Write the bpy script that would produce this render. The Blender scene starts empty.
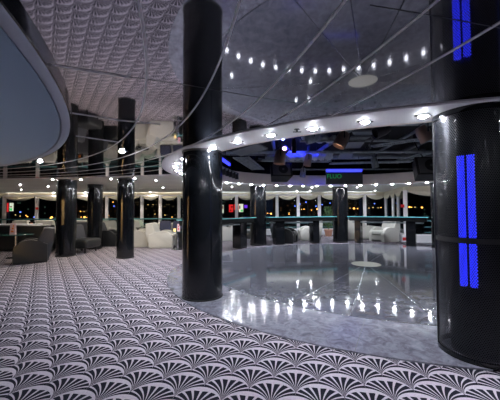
import bpy, bmesh, math, random
from mathutils import Vector, Matrix
random.seed(7)
PI = math.pi
C = bpy.context.scene.collection
F, PITCH, ROLL, EYE, CEIL = 288.56, 0.034, -0.004, 1.3, 2.197

# ------------------------------------------------------------------ camera geometry
def ray(px, py):
    x = (px-250)/F; z = -(py-200)/F
    x, z = x*math.cos(ROLL)-z*math.sin(ROLL), x*math.sin(ROLL)+z*math.cos(ROLL)
    return Vector((x, math.cos(PITCH)-z*math.sin(PITCH), math.sin(PITCH)+z*math.cos(PITCH)))
def on_z(px, py, z):
    d = ray(px, py); t = (z-EYE)/d.z
    return Vector((d.x*t, d.y*t, z))
def on_y(px, py, Y):
    d = ray(px, py); t = Y/d.y
    return Vector((d.x*t, Y, EYE+d.z*t))

# ------------------------------------------------------------------ materials
def nt(name):
    m = bpy.data.materials.new(name); m.use_nodes = True
    return m, m.node_tree, m.node_tree.nodes['Principled BSDF']
def mat(name, col, rough=.5, metal=0, spec=.5, emit=None, es=0, noise=0, nscale=20, bump=0, bscale=60, coat=0):
    m, t, b = nt(name)
    b.inputs['Base Color'].default_value = (*col, 1)
    b.inputs['Roughness'].default_value = rough
    b.inputs['Metallic'].default_value = metal
    b.inputs['Specular IOR Level'].default_value = spec
    b.inputs['Coat Weight'].default_value = coat
    if emit:
        b.inputs['Emission Color'].default_value = (*emit, 1)
        b.inputs['Emission Strength'].default_value = es
    if noise or bump:
        tc = t.nodes.new('ShaderNodeTexCoord')
        if noise:
            n = t.nodes.new('ShaderNodeTexNoise'); n.inputs['Scale'].default_value = nscale; n.inputs['Detail'].default_value = 5
            t.links.new(tc.outputs['Object'], n.inputs['Vector'])
            r = t.nodes.new('ShaderNodeMapRange')
            r.inputs['From Min'].default_value = .3; r.inputs['From Max'].default_value = .7
            r.inputs['To Min'].default_value = 1-noise; r.inputs['To Max'].default_value = 1+noise
            t.links.new(n.outputs['Fac'], r.inputs['Value'])
            v = t.nodes.new('ShaderNodeVectorMath'); v.operation = 'SCALE'; v.inputs[0].default_value = col
            t.links.new(r.outputs['Result'], v.inputs['Scale']); t.links.new(v.outputs['Vector'], b.inputs['Base Color'])
        if bump:
            n2 = t.nodes.new('ShaderNodeTexNoise'); n2.inputs['Scale'].default_value = bscale; n2.inputs['Detail'].default_value = 3
            t.links.new(tc.outputs['Object'], n2.inputs['Vector'])
            bp = t.nodes.new('ShaderNodeBump'); bp.inputs['Strength'].default_value = bump; bp.inputs['Distance'].default_value = .01
            t.links.new(n2.outputs['Fac'], bp.inputs['Height']); t.links.new(bp.outputs['Normal'], b.inputs['Normal'])
    return m
def M_(t, op, a, b=None, c=None):
    n = t.nodes.new('ShaderNodeMath'); n.operation = op
    for i, v in enumerate((a, b, c)):
        if v is None: continue
        if isinstance(v, (int, float)): n.inputs[i].default_value = v
        else: t.links.new(v, n.inputs[i])
    return n.outputs[0]

def carpet_material():
    m, t, b = nt('fan_carpet')
    tc = t.nodes.new('ShaderNodeTexCoord'); sp = t.nodes.new('ShaderNodeSeparateXYZ')
    t.links.new(tc.outputs['Object'], sp.inputs[0])
    W = .3345; a = math.radians(-9.3); P0 = (-.155, 2.306)
    dx = M_(t, 'SUBTRACT', sp.outputs[0], P0[0]); dy = M_(t, 'SUBTRACT', sp.outputs[1], P0[1])
    X = M_(t, 'MULTIPLY', M_(t, 'ADD', M_(t, 'MULTIPLY', dx, math.cos(a)), M_(t, 'MULTIPLY', dy, math.sin(a))), 1/W)
    Y = M_(t, 'MULTIPLY', M_(t, 'SUBTRACT', M_(t, 'MULTIPLY', dy, math.cos(a)), M_(t, 'MULTIPLY', dx, math.sin(a))), 1/W)
    def cell(ox, oy):
        xs = M_(t, 'SUBTRACT', X, ox)
        x = M_(t, 'SUBTRACT', xs, M_(t, 'ROUND', xs))
        y = M_(t, 'FRACT', M_(t, 'ADD', Y, 1000-oy))
        yc = M_(t, 'SUBTRACT', y, .5)
        ins = M_(t, 'LESS_THAN', M_(t, 'ADD', M_(t, 'MULTIPLY', x, x), M_(t, 'MULTIPLY', yc, yc)), .25)
        return x, y, ins
    xa, ya, ia = cell(0, 0); xb, yb, ib = cell(.5, .5)
    # the lower fan lies on top
    lowA = M_(t, 'GREATER_THAN', ya, .5)
    useA = M_(t, 'MULTIPLY', ia, M_(t, 'MAXIMUM', M_(t, 'SUBTRACT', 1, ib), lowA))
    def mix(p, q): return M_(t, 'ADD', M_(t, 'MULTIPLY', p, useA), M_(t, 'MULTIPLY', q, M_(t, 'SUBTRACT', 1, useA)))
    x = mix(xa, xb); y = mix(ya, yb)
    r2 = M_(t, 'ADD', M_(t, 'MULTIPLY', x, x), M_(t, 'ADD', M_(t, 'MULTIPLY', y, y), 1e-5))
    u = M_(t, 'DIVIDE', x, r2)                      # -1..1 across a fan, circles through the pivot
    v = M_(t, 'DIVIDE', r2, M_(t, 'ADD', y, 1e-4))  # 1 on the rim
    s = M_(t, 'ABSOLUTE', M_(t, 'SUBTRACT', M_(t, 'FRACT', M_(t, 'ADD', M_(t, 'DIVIDE', u, .262), 100.0)), .5))
    blk = M_(t, 'LESS_THAN', s, .345)
    blk = M_(t, 'MULTIPLY', blk, M_(t, 'LESS_THAN', v, M_(t, 'ADD', .835, M_(t, 'MULTIPLY', M_(t, 'ABSOLUTE', u), .20))))
    blk = M_(t, 'MULTIPLY', blk, M_(t, 'LESS_THAN', M_(t, 'ABSOLUTE', u), 1.0))
    blk = M_(t, 'MULTIPLY', blk, M_(t, 'GREATER_THAN', r2, .003))
    mx = t.nodes.new('ShaderNodeMix'); mx.data_type = 'RGBA'
    nz = t.nodes.new('ShaderNodeTexNoise'); nz.inputs['Scale'].default_value = 90; nz.inputs['Detail'].default_value = 4
    t.links.new(tc.outputs['Object'], nz.inputs['Vector'])
    r = t.nodes.new('ShaderNodeMapRange'); r.inputs['To Min'].default_value = .6; r.inputs['To Max'].default_value = 1.4
    t.links.new(nz.outputs['Fac'], r.inputs['Value'])
    sc = t.nodes.new('ShaderNodeVectorMath'); sc.operation = 'SCALE'; sc.inputs[0].default_value = (.42, .375, .43)
    t.links.new(r.outputs['Result'], sc.inputs['Scale'])
    t.links.new(blk, mx.inputs['Factor']); t.links.new(sc.outputs['Vector'], mx.inputs['A']); mx.inputs['B'].default_value = (.009, .009, .018, 1)
    t.links.new(mx.outputs['Result'], b.inputs['Base Color'])
    b.inputs['Roughness'].default_value = .95; b.inputs['Specular IOR Level'].default_value = .1
    return m

def marble(name, c1, c2, rough, bump, scale=2.2):
    m, t, b = nt(name)
    tc = t.nodes.new('ShaderNodeTexCoord')
    n = t.nodes.new('ShaderNodeTexNoise'); n.inputs['Scale'].default_value = scale; n.inputs['Detail'].default_value = 9; n.inputs['Roughness'].default_value = .72; n.inputs['Distortion'].default_value = .8
    t.links.new(tc.outputs['Object'], n.inputs['Vector'])
    cr = t.nodes.new('ShaderNodeValToRGB'); cr.color_ramp.elements[0].position = .36; cr.color_ramp.elements[1].position = .66
    cr.color_ramp.elements[0].color = (*c1, 1); cr.color_ramp.elements[1].color = (*c2, 1)
    t.links.new(n.outputs['Fac'], cr.inputs[0]); t.links.new(cr.outputs[0], b.inputs['Base Color'])
    b.inputs['Roughness'].default_value = rough; b.inputs['Specular IOR Level'].default_value = 1.0
    n2 = t.nodes.new('ShaderNodeTexNoise'); n2.inputs['Scale'].default_value = 7; n2.inputs['Detail'].default_value = 2
    t.links.new(tc.outputs['Object'], n2.inputs['Vector'])
    bp = t.nodes.new('ShaderNodeBump'); bp.inputs['Strength'].default_value = bump; bp.inputs['Distance'].default_value = .01
    t.links.new(n2.outputs['Fac'], bp.inputs['Height']); t.links.new(bp.outputs['Normal'], b.inputs['Normal'])
    return m

def perforated():
    m, t, b = nt('perforated_metal')
    b.inputs['Base Color'].default_value = (.045, .047, .055, 1); b.inputs['Metallic'].default_value = .85; b.inputs['Roughness'].default_value = .32
    uv = t.nodes.new('ShaderNodeUVMap'); uv.uv_map = 'UVMap'
    sp = t.nodes.new('ShaderNodeSeparateXYZ'); t.links.new(uv.outputs[0], sp.inputs[0])
    P = .0165
    X = M_(t, 'DIVIDE', sp.outputs[0], P); Y = M_(t, 'DIVIDE', sp.outputs[1], P*.86)
    row = M_(t, 'FLOOR', Y); off = M_(t, 'MULTIPLY', M_(t, 'MODULO', row, 2), .5)
    fx = M_(t, 'SUBTRACT', M_(t, 'FRACT', M_(t, 'ADD', X, off)), .5)
    fy = M_(t, 'MULTIPLY', M_(t, 'SUBTRACT', M_(t, 'FRACT', Y), .5), .86)
    hole = M_(t, 'LESS_THAN', M_(t, 'ADD', M_(t, 'MULTIPLY', fx, fx), M_(t, 'MULTIPLY', fy, fy)), .10)
    tr = t.nodes.new('ShaderNodeBsdfTransparent'); ms = t.nodes.new('ShaderNodeMixShader')
    out = t.nodes['Material Output']
    t.links.new(hole, ms.inputs[0]); t.links.new(b.outputs[0], ms.inputs[1]); t.links.new(tr.outputs[0], ms.inputs[2])
    t.links.new(ms.outputs[0], out.inputs[0])
    return m

def glass_material():
    m, t, b = nt('window_glass')
    t.nodes.remove(b)
    tr = t.nodes.new('ShaderNodeBsdfTransparent'); tr.inputs[0].default_value = (.82, .88, .9, 1)
    gl = t.nodes.new('ShaderNodeBsdfGlossy'); gl.inputs['Roughness'].default_value = .01
    lw = t.nodes.new('ShaderNodeFresnel'); lw.inputs[0].default_value = 1.35
    ms = t.nodes.new('ShaderNodeMixShader')
    t.links.new(lw.outputs[0], ms.inputs[0]); t.links.new(tr.outputs[0], ms.inputs[1]); t.links.new(gl.outputs[0], ms.inputs[2])
    t.links.new(ms.outputs[0], t.nodes['Material Output'].inputs[0])
    return m

def facade(name, base, lit, dens, sx=.9, sz=.9, strength=.10):
    m, t, b = nt(name)
    b.inputs['Base Color'].default_value = (*base, 1); b.inputs['Roughness'].default_value = .8
    tc = t.nodes.new('ShaderNodeTexCoord'); sp = t.nodes.new('ShaderNodeSeparateXYZ'); t.links.new(tc.outputs['Object'], sp.inputs[0])
    X = M_(t, 'DIVIDE', M_(t, 'ADD', sp.outputs[0], sp.outputs[1]), sx); Z = M_(t, 'DIVIDE', sp.outputs[2], sz)
    cb = t.nodes.new('ShaderNodeCombineXYZ'); t.links.new(M_(t, 'FLOOR', X), cb.inputs[0]); t.links.new(M_(t, 'FLOOR', Z), cb.inputs[1])
    wn = t.nodes.new('ShaderNodeTexWhiteNoise'); wn.noise_dimensions = '2D'; t.links.new(cb.outputs[0], wn.inputs['Vector'])
    on = M_(t, 'LESS_THAN', wn.outputs['Value'], dens)
    fx = M_(t, 'LESS_THAN', M_(t, 'ABSOLUTE', M_(t, 'SUBTRACT', M_(t, 'FRACT', X), .5)), .3)
    fz = M_(t, 'LESS_THAN', M_(t, 'ABSOLUTE', M_(t, 'SUBTRACT', M_(t, 'FRACT', Z), .5)), .22)
    k = M_(t, 'MULTIPLY', M_(t, 'MULTIPLY', on, fx), fz)
    b.inputs['Emission Color'].default_value = (*lit, 1)
    t.links.new(M_(t, 'MULTIPLY', k, strength), b.inputs['Emission Strength'])
    return m

M = dict(
 carpet=carpet_material(),
 mirror=mat('mirror_ceiling_panel', (.44, .42, .455), .035, 1, bump=.010, bscale=1.6),
 seam=mat('pale_metal_seam', (.85, .83, .88), .35, 0),
 seam_dark=mat('dark_joint', (.03, .03, .035), .4),
 satin=mat('satin_ceiling', (.84, .84, .79), .5, 0, .5, noise=.08, nscale=1.2),
 white=mat('white_soffit_paint', (.80, .78, .82), .55),
 grille=mat('speaker_grille', (.045, .045, .052), .7),
 fascia=mat('taupe_fascia_paint', (.78, .68, .64), .6),
 discface=mat('disc_blue_grey', (.36, .50, .66), .6),
 discrim=mat('disc_rim', (.45, .50, .62), .4),
 gloss=mat('gloss_black_lacquer', (.006, .007, .009), .09, 0, .45),
 black=mat('matt_black', (.012, .012, .014), .6, spec=.2),
 void=mat('void_black', (.010, .010, .013), .9),
 darkmetal=mat('dark_metal', (.05, .05, .055), .35, .7),
 chrome=mat('chrome', (.75, .77, .8), .15, 1),
 greymetal=mat('grey_metal', (.27, .31, .34), .5, .2, noise=.3, nscale=9),
 greypanel=mat('grey_panel', (.15, .165, .195), .6),
 duct=mat('foil_duct', (.60, .66, .70), .4, .4, bump=.6, bscale=30),
 perf=perforated(),
 neon=mat('blue_neon', (.02, .03, .6), .4, emit=(.025, .035, 1.0), es=2.2),
 neon2=mat('blue_neon_bar', (.02, .03, .6), .4, emit=(.04, .05, 1.0), es=2.2),
 lens=mat('lit_lens', (1, 1, 1), .3, emit=(.93, .95, 1.0), es=420),
 lens2=mat('lit_lens_small', (1, 1, 1), .3, emit=(.9, .95, 1.0), es=30),
 stone=marble('grey_marble_border', (.10, .10, .13), (.25, .25, .31), .15, .012, 9),
 inner=marble('dark_marble', (.075, .077, .10), (.15, .153, .19), .07, .009, 6),
 inner2=marble('dark_marble_b', (.085, .087, .11), (.165, .168, .205), .08, .009, 7),
 medal=mat('cream_inlay', (.75, .74, .62), .2),
 teal=mat('teal_inlay', (.16, .42, .44), .2),
 strip=mat('brushed_strip', (.5, .52, .56), .22, 1),
 beige=mat('pale_beige_fabric', (.50, .49, .46), .85, bump=.2, bscale=120),
 greenish=mat('pale_green_fabric', (.36, .43, .38), .85, bump=.2, bscale=120),
 charcoal=mat('charcoal_leather', (.012, .014, .017), .40, 0, .5, bump=.15, bscale=50),
 charcoal2=mat('charcoal_back_fabric', (.04, .043, .055), .7),
 navy=mat('navy_fabric', (.02, .024, .06), .8),
 cream=mat('cream_cloth', (.66, .60, .48), .8),
 frame=mat('white_frame_paint', (.88, .84, .88), .45),
 plinth=mat('white_plinth', (.70, .70, .74), .5),
 glass=glass_material(),
 tealedge=mat('teal_glass_edge', (.15, .45, .5), .15, emit=(.15, .62, .72), es=.27),
 tealrail=mat('teal_rail', (.12, .32, .36), .25, .3),
 terra=mat('terracotta', (.50, .25, .17), .75, noise=.15, nscale=12),
 leaf=mat('leaf_green', (.06, .12, .035), .6, noise=.3, nscale=8),
 soil=mat('soil', (.03, .02, .012), .9),
 red=mat('red_plastic', (.65, .02, .02), .4),
 pink=mat('pink_card', (.62, .45, .52), .5),
 orange=mat('orange_print', (.75, .22, .04), .5),
 redsign=mat('red_sign_lit', (.4, .02, .02), .5, emit=(1, .03, .03), es=1.0),
 whitesign=mat('white_sign_lit', (.5, .5, .4), .5, emit=(1, .93, .7), es=1.1),
 greensign=mat('green_sign_lit', (.05, .4, .1), .5, emit=(.15, 1, .25), es=.8),
 purplesign=mat('purple_sign_lit', (.1, .02, .4), .5, emit=(.25, .05, 1), es=.9),
 greentext=mat('green_led', (.02, .3, .1), .5, emit=(.02, .5, .14), es=.3),
 warmlens=mat('warm_lens', (.9, .7, .5), .4, emit=(1, .55, .3), es=.6),
 redled=mat('red_led', (.8, .05, .02), .4, emit=(1, .05, .02), es=3),
 bluelens=mat('blue_lens', (.3, .3, 1), .4, emit=(.2, .25, 1), es=14),
 pinklens=mat('pink_lens', (.7, .3, 1), .4, emit=(.65, .35, 1), es=10),
 copper=mat('copper_reflector', (.34, .24, .20), .35, .6),  # orange light falling on the par housings, put into their colour
 candle=mat('candle_glow', (1, .8, .3), .5, emit=(1, .7, .3), es=.9),
 sodium=mat('sodium_lamp', (1, .5, .1), .5, emit=(1, .36, .06), es=7),
 sodium2=mat('warm_lamp', (1, .6, .2), .5, emit=(1, .55, .18), es=5),
 coollamp=mat('cool_lamp', (.3, .5, 1), .5, emit=(.12, .2, 1), es=4),
 quay=mat('quay_asphalt', (.02, .02, .022), .9),
 wallwarm=mat('warm_cream_wall', (.62, .50, .34), .7),
 walldark=mat('dark_wall', (.03, .03, .035), .5),
 walllight=mat('pale_wall', (.45, .45, .46), .7),
)

# ------------------------------------------------------------------ mesh helpers
def obj(name, bm, m, parent=None, smooth=False, loc=None, rot=None, label=None):
    me = bpy.data.meshes.new(name)
    bmesh.ops.recalc_face_normals(bm, faces=bm.faces)
    bm.to_mesh(me); bm.free()
    if smooth:
        for p in me.polygons: p.use_smooth = True
        try: me.set_sharp_from_angle(angle=math.radians(38))
        except Exception: pass
    me.materials.append(M[m] if isinstance(m, str) else m)
    o = bpy.data.objects.new(name, me); C.objects.link(o)
    if parent: o.parent = parent
    if loc is not None: o.location = loc
    if rot is not None: o.rotation_euler = rot
    if label: o['label'] = label
    return o
def thing(name, label, cat, loc=(0, 0, 0), rotz=0, group=None):
    o = bpy.data.objects.new(name, None); C.objects.link(o)
    o.empty_display_size = .1
    o.location = loc; o.rotation_euler = (0, 0, rotz)
    return tag(o, label, cat, group)
def tag(o, label, cat, group=None):
    o['label'] = label; o['category'] = cat
    if group: o['group'] = group
    return o
def struct(name, bm, m, **k):
    o = obj(name, bm, m, **k); o['kind'] = 'structure'; return o
def box(bm, x0, x1, y0, y1, z0, z1, bev=0, seg=3, mtx=None):
    b2 = bmesh.new()
    bmesh.ops.create_cube(b2, size=1)
    for v in b2.verts:
        v.co = Vector(((x0+x1)/2+v.co.x*(x1-x0), (y0+y1)/2+v.co.y*(y1-y0), (z0+z1)/2+v.co.z*(z1-z0)))
    if bev: bmesh.ops.bevel(b2, geom=list(b2.edges), offset=bev, segments=seg, profile=.5, affect='EDGES')
    join(bm, b2, mtx); return bm
def join(bm, b2, mtx=None):
    if mtx is not None: b2.transform(mtx)
    vm = {v: bm.verts.new(v.co) for v in b2.verts}
    for f in b2.faces:
        try: bm.faces.new([vm[v] for v in f.verts])
        except ValueError: pass
    b2.free()
def lathe(bm, prof, n=40, cx=0, cy=0, close=False):
    rings = []
    for r, z in prof:
        if r < 1e-6: rings.append([bm.verts.new((cx, cy, z))])
        else: rings.append([bm.verts.new((cx+r*math.cos(2*PI*i/n), cy+r*math.sin(2*PI*i/n), z)) for i in range(n)])
    for a, b in zip(rings, rings[1:]):
        for i in range(n):
            j = (i+1) % n
            if len(a) == 1: bm.faces.new((a[0], b[j], b[i]))
            elif len(b) == 1: bm.faces.new((a[i], a[j], b[0]))
            else: bm.faces.new((a[i], a[j], b[j], b[i]))
    return bm
def tube(bm, pts, r, n=8, cap=True):
    pts = [Vector(p) for p in pts]; rings = []
    for i, p in enumerate(pts):
        d = (pts[min(i+1, len(pts)-1)]-pts[max(i-1, 0)]).normalized()
        up = Vector((0, 0, 1)) if abs(d.z) < .95 else Vector((1, 0, 0))
        u = d.cross(up).normalized(); w = u.cross(d)
        rr = r[i] if isinstance(r, (list, tuple)) else r
        rings.append([bm.verts.new(p+(u*math.cos(2*PI*k/n)+w*math.sin(2*PI*k/n))*rr) for k in range(n)])
    for a, b in zip(rings, rings[1:]):
        for k in range(n): bm.faces.new((a[k], a[(k+1) % n], b[(k+1) % n], b[k]))
    if cap: bm.faces.new(rings[0]); bm.faces.new(rings[-1][::-1])
    return bm
def extrude_poly(bm, pts, axis, d0, d1, bev=0, seg=2):
    """pts 2-D; axis 'y': pts are (x,z), extruded along y; 'z': pts are (x,y)."""
    b2 = bmesh.new()
    f = (lambda p, d: (p[0], d, p[1])) if axis == 'y' else (lambda p, d: (p[0], p[1], d))
    A = [b2.verts.new(f(p, d0)) for p in pts]; B = [b2.verts.new(f(p, d1)) for p in pts]
    n = len(pts); fa = b2.faces.new(A); fb = b2.faces.new(B[::-1])
    for i in range(n): b2.faces.new((A[i], B[i], B[(i+1) % n], A[(i+1) % n]))
    if bev:
        bmesh.ops.bevel(b2, geom=list(fa.edges)+list(fb.edges), offset=bev, segments=seg, profile=.5, affect='EDGES')
    join(bm, b2); return bm
N = bmesh.new

# ------------------------------------------------------------------ the oval of the dance floor and of the ring above it
def oval(cx, cy, a, b, rot, off=0):
    def f(t):
        u = (a+off)*math.cos(t); w = (b+off)*math.sin(t)
        return (cx+u*math.cos(rot)-w*math.sin(rot), cy+u*math.sin(rot)+w*math.cos(rot))
    return f
RING = (2.83, 6.583, 4.51, 4.067, -.308)
MARB = (3.085, 6.596, 4.784, 4.314, .18)
def loop(o, n=128): return [o(2*PI*i/n) for i in range(n)]
def band(bm, A, B, z0, z1):
    n = len(A); r = [[bm.verts.new((x, y, z)) for x, y in P] for P, z in ((A, z0), (B, z0), (B, z1), (A, z1))]
    for k in range(4):
        a, b = r[k], r[(k+1) % 4]
        for i in range(n): bm.faces.new((a[i], a[(i+1) % n], b[(i+1) % n], b[i]))
    return bm

# ================================================================== SETTING
XL, XR, YB, YW = -16.0, 12.0, -4.0, 15.0
struct('floor', box(N(), XL, XR, YB, YW+.3, -.1, 0), 'carpet')

# --- ceiling: mirror part, satin part
Ro = oval(*RING, off=.27)
ringpts = loop(Ro, 160)
iL = min(range(160), key=lambda i: (ringpts[i][0]+1.72)**2+(ringpts[i][1]-7.25)**2)
iR = max(range(160), key=lambda i: ringpts[i][0]-.2*ringpts[i][1])
# going iL -> iR through the near side (increasing angle from pi to 2pi)
near = []; i = iL
while i % 160 != iR: near.append(ringpts[i % 160]); i += 1
near.append(ringpts[iR])
far = []; i = iR
while i % 160 != iL: far.append(ringpts[i % 160]); i += 1
far.append(ringpts[iL])
edge = [(-2.6, 7.42), (-4.0, 7.7), (-5.8, 7.92), (-7.1, 8.08), (-10, 8.45), (XL, 9.2)]
bmA = N()
polyA = [(XL, YB), (XR, YB), (XR, near[-1][1])]+near[::-1]+edge
extrude_poly(bmA, polyA, 'z', CEIL, CEIL+.05)
struct('ceiling', bmA, 'mirror')
bmB = N()
polyB = [(XR, near[-1][1]), (XR, YW+.3), (XL, YW+.3)]+edge[::-1]+far[::-1]
extrude_poly(bmB, polyB, 'z', CEIL-.004, CEIL+.05)
struct('ceiling', bmB, 'satin')
# pale edge strip between the two
def flat_strip(bm, pts, w, z0, z1):
    P = [Vector((p[0], p[1])) for p in pts]; L = []; R = []
    for k, p in enumerate(P):
        d = (P[min(k+1, len(P)-1)]-P[max(k-1, 0)]).normalized(); n = Vector((-d.y, d.x))*w/2
        L.append(p+n); R.append(p-n)
    v = [[bm.verts.new((q.x, q.y, z)) for q in S] for S, z in ((L, z0), (R, z0), (R, z1), (L, z1))]
    m = len(P)
    for k in range(4):
        a, b = v[k], v[(k+1) % 4]
        for q in range(m-1): bm.faces.new((a[q], a[q+1], b[q+1], b[q]))
    bm.faces.new([v[k][0] for k in range(4)]); bm.faces.new([v[k][m-1] for k in range(4)][::-1])
    return bm
struct('trim_1', flat_strip(N(), [near[0]]+edge, .035, CEIL-.012, CEIL+.002), 'seam')

def inside_ring(x, y):
    cx, cy, a, b, r = RING; dx, dy = x-cx, y-cy
    u = dx*math.cos(r)+dy*math.sin(r); w = -dx*math.sin(r)+dy*math.cos(r)
    return (u/(a+.27))**2+(w/(b+.27))**2 < 1
def beyond_edge(x, y):
    E = [near[0]]+edge
    for (x0, y0), (x1, y1) in zip(E, E[1:]):
        if x1 <= x <= x0: return y > y0+(y1-y0)*(x0-x)/(x0-x1)
    return False
SC = (-7.2, -.5)
def seam_strip(run): return flat_strip(N(), run, .011, CEIL-.005, CEIL+.002)
k = 2
for R in (6.94, 7.36, 7.80, 8.19, 8.61):
    run = []
    for s in range(0, 361):
        th = math.radians(-20+s*.4)
        x, y = SC[0]+R*math.cos(th), SC[1]+R*math.sin(th)
        if inside_ring(x, y) or beyond_edge(x, y) or x < XL+.1 or y < YB+.1:
            if len(run) > 3: struct('trim_%d' % k, seam_strip(run), 'seam'); k += 1
            run = []
        else: run.append((x, y))
    if len(run) > 3: struct('trim_%d' % k, seam_strip(run), 'seam'); k += 1
for pts, mm, w in (([(54, 65), (130, 77)], 'seam', .014), ([(130, 77), (182, 84), (250, 96), (297, 103)], 'seam_dark', .004),
                [[(370, 5), (430, 15), (500, 28)], 'seam_dark', .004], ([(72, 113), (118, 120), (160, 124)], 'seam', .014), ([(76, 136), (118, 142)], 'seam', .016)):
    P = [on_z(a, b, CEIL) for a, b in pts]
    struct('trim_%d' % k, flat_strip(N(), P, w, CEIL-(.005 if mm == 'seam' else .0015), CEIL+.002), mm); k += 1

# --- ring soffit, its fascia and the black void above
Ri = oval(*RING, off=-.26)
struct('trim_%d' % k, band(N(), loop(Ro), loop(Ri), CEIL-.014, CEIL+.06), 'white'); k += 1
struct('trim_%d' % k, band(N(), loop(oval(*RING, off=-.22)), loop(oval(*RING, off=-.262)), CEIL-.016, CEIL+.34), 'fascia'); k += 1
Rv = oval(*RING, off=.9)
bmv = band(N(), loop(Rv), loop(oval(*RING, off=1.0)), CEIL+.06, 3.45)
struct('wall_void', bmv, 'void')
struct('ceiling', extrude_poly(N(), loop(oval(*RING, off=1.0)), 'z', 3.4, 3.45), 'void')

# --- the round blue-grey drop ceiling disc at the left
dc = (-7.732, -.895)
b = N(); lathe(b, [(0, 2.142), (6.92, 2.142), (6.94, 2.146), (6.94, 2.194), (0, 2.194)], 160, *dc)
struct('ceiling', b, 'discface', smooth=True)
b = N(); lathe(b, [(6.945, 2.146), (6.955, 2.137), (7.01, 2.136), (7.023, 2.142), (7.023, 2.196), (6.945, 2.196), (6.945, 2.146)], 200, *dc)
struct('trim_%d' % k, b, 'discrim', smooth=True); k += 1
b = N(); lathe(b, [(7.024, 2.143), (7.036, 2.143), (7.036, 2.197), (7.024, 2.197), (7.024, 2.143)], 200, *dc)
struct('trim_%d' % k, b, 'gloss', smooth=True); k += 1

# --- walls
struct('wall_back', box(N(), XL, XR, YB-.15, YB, 0, CEIL), 'walldark')
struct('wall_left', box(N(), XL-.15, XL, YB, YW+.3, 0, CEIL), 'walldark')
struct('wall_right', box(N(), XR, XR+.15, YB, YW+.3, 0, CEIL), 'walldark')

# --- window wall: front run, return, right run
SILL, HEAD = .27, 2.05
front_x = [XL, -14.45, -12.76, -11.07, -9.1, -7.43, -5.61, -4.66, -3.69, -2.7, -1.72, -.7, .35, 1.4, 2.5, 3.6, 4.77, 5.95, 7.07]
runs = [([(x, YW) for x in front_x]), [(7.07, YW), (6.75, 13.6), (6.42, 12.5), (6.15, 11.45)], [(6.15, 11.45), (8.0, 11.2), (9.9, 10.95), (XR, 10.7)]]
wi = 1
def seg_box(bm, p, q, h0, h1, t, out=0):
    d = Vector((q[0]-p[0], q[1]-p[1])); L = d.length; a = math.atan2(d.y, d.x)
    mt = Matrix.Translation((p[0], p[1], 0)) @ Matrix.Rotation(a, 4, 'Z')
    box(bm, 0, L, -t/2+out, t/2+out, h0, h1, mtx=mt); return mt, L
hb = N(); pb = N()
ordn = ['first', 'second', 'third', 'fourth', 'fifth', 'sixth', 'seventh', 'eighth', 'ninth', 'tenth', 'eleventh', 'twelfth', 'thirteenth', 'fourteenth', 'fifteenth', 'sixteenth', 'seventeenth', 'eighteenth', 'nineteenth', 'twentieth', 'twenty-first', 'twenty-second', 'twenty-third', 'twenty-fourth', 'twenty-fifth', 'twenty-sixth', 'twenty-seventh', 'twenty-eighth', 'twenty-ninth', 'thirtieth', 'thirty-first', 'thirty-second']
vi = 0
for ri, run in enumerate(runs):
    hb = N(); pb = N()
    for (p, q) in zip(run, run[1:]):
        seg_box(hb, p, q, HEAD, CEIL-.004, .2); seg_box(pb, p, q, 0, SILL, .26)
        mw = .15
        b = N(); d = (Vector(q)-Vector(p)); a = math.atan2(d.y, d.x); L = d.length
        mt = Matrix.Translation((p[0], p[1], 0)) @ Matrix.Rotation(a, 4, 'Z')
        box(b, 0, mw/2, -.05, .05, SILL, HEAD, mtx=mt); box(b, L-mw/2, L, -.05, .05, SILL, HEAD, mtx=mt)
        box(b, mw/2, L-mw/2, -.05, .05, SILL, SILL+.04, mtx=mt)
        w = struct('window_%d' % wi, b, 'frame')
        g = N(); box(g, mw/2, L-mw/2, -.006, .006, SILL+.04, HEAD, mtx=mt)
        obj('pane', g, 'glass', w)
        # swagged valance
        b = N(); nx = 14; rows = 5; cols = []
        for i in range(nx+1):
            s = i/nx; drop = .06+.17*(1-(2*s-1)**2)
            col_ = []
            for j in range(rows+1):
                f = j/rows; bulge = .05*math.sin(PI*f)*(1-(2*s-1)**2)
                col_.append((mw/2+.01+s*(L-mw-.02), -.12-bulge-.012*math.cos(s*40), HEAD-.01-f*drop))
            cols.append(col_)
        V = [[b.verts.new(c) for c in cc] for cc in cols]
        for i in range(nx):
            for j in range(rows): b.faces.new((V[i][j], V[i+1][j], V[i+1][j+1], V[i][j+1]))
        b.transform(mt)
        v = obj('window_valance', b, 'cream', smooth=True)
        md = v.modifiers.new('Solidify', 'SOLIDIFY'); md.thickness = .012
        lab = ('%s cream swagged valance from the left along the long window wall' % ordn[vi]) if ri == 0 else \
              ('%s cream swagged valance on the short side window return' % ordn[(wi-19) % 24] if ri == 1 else '%s cream swagged valance on the right-hand windows behind the round column' % ordn[(wi-22) % 24])
        tag(v, lab, 'curtain', 'swagged window valances'); vi += 1; wi += 1
    struct('wall_front' if ri == 0 else 'wall_return' if ri == 1 else 'wall_front_right', pb, 'plinth')
    struct('trim_%d' % k, hb, 'cream'); k += 1

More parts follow.
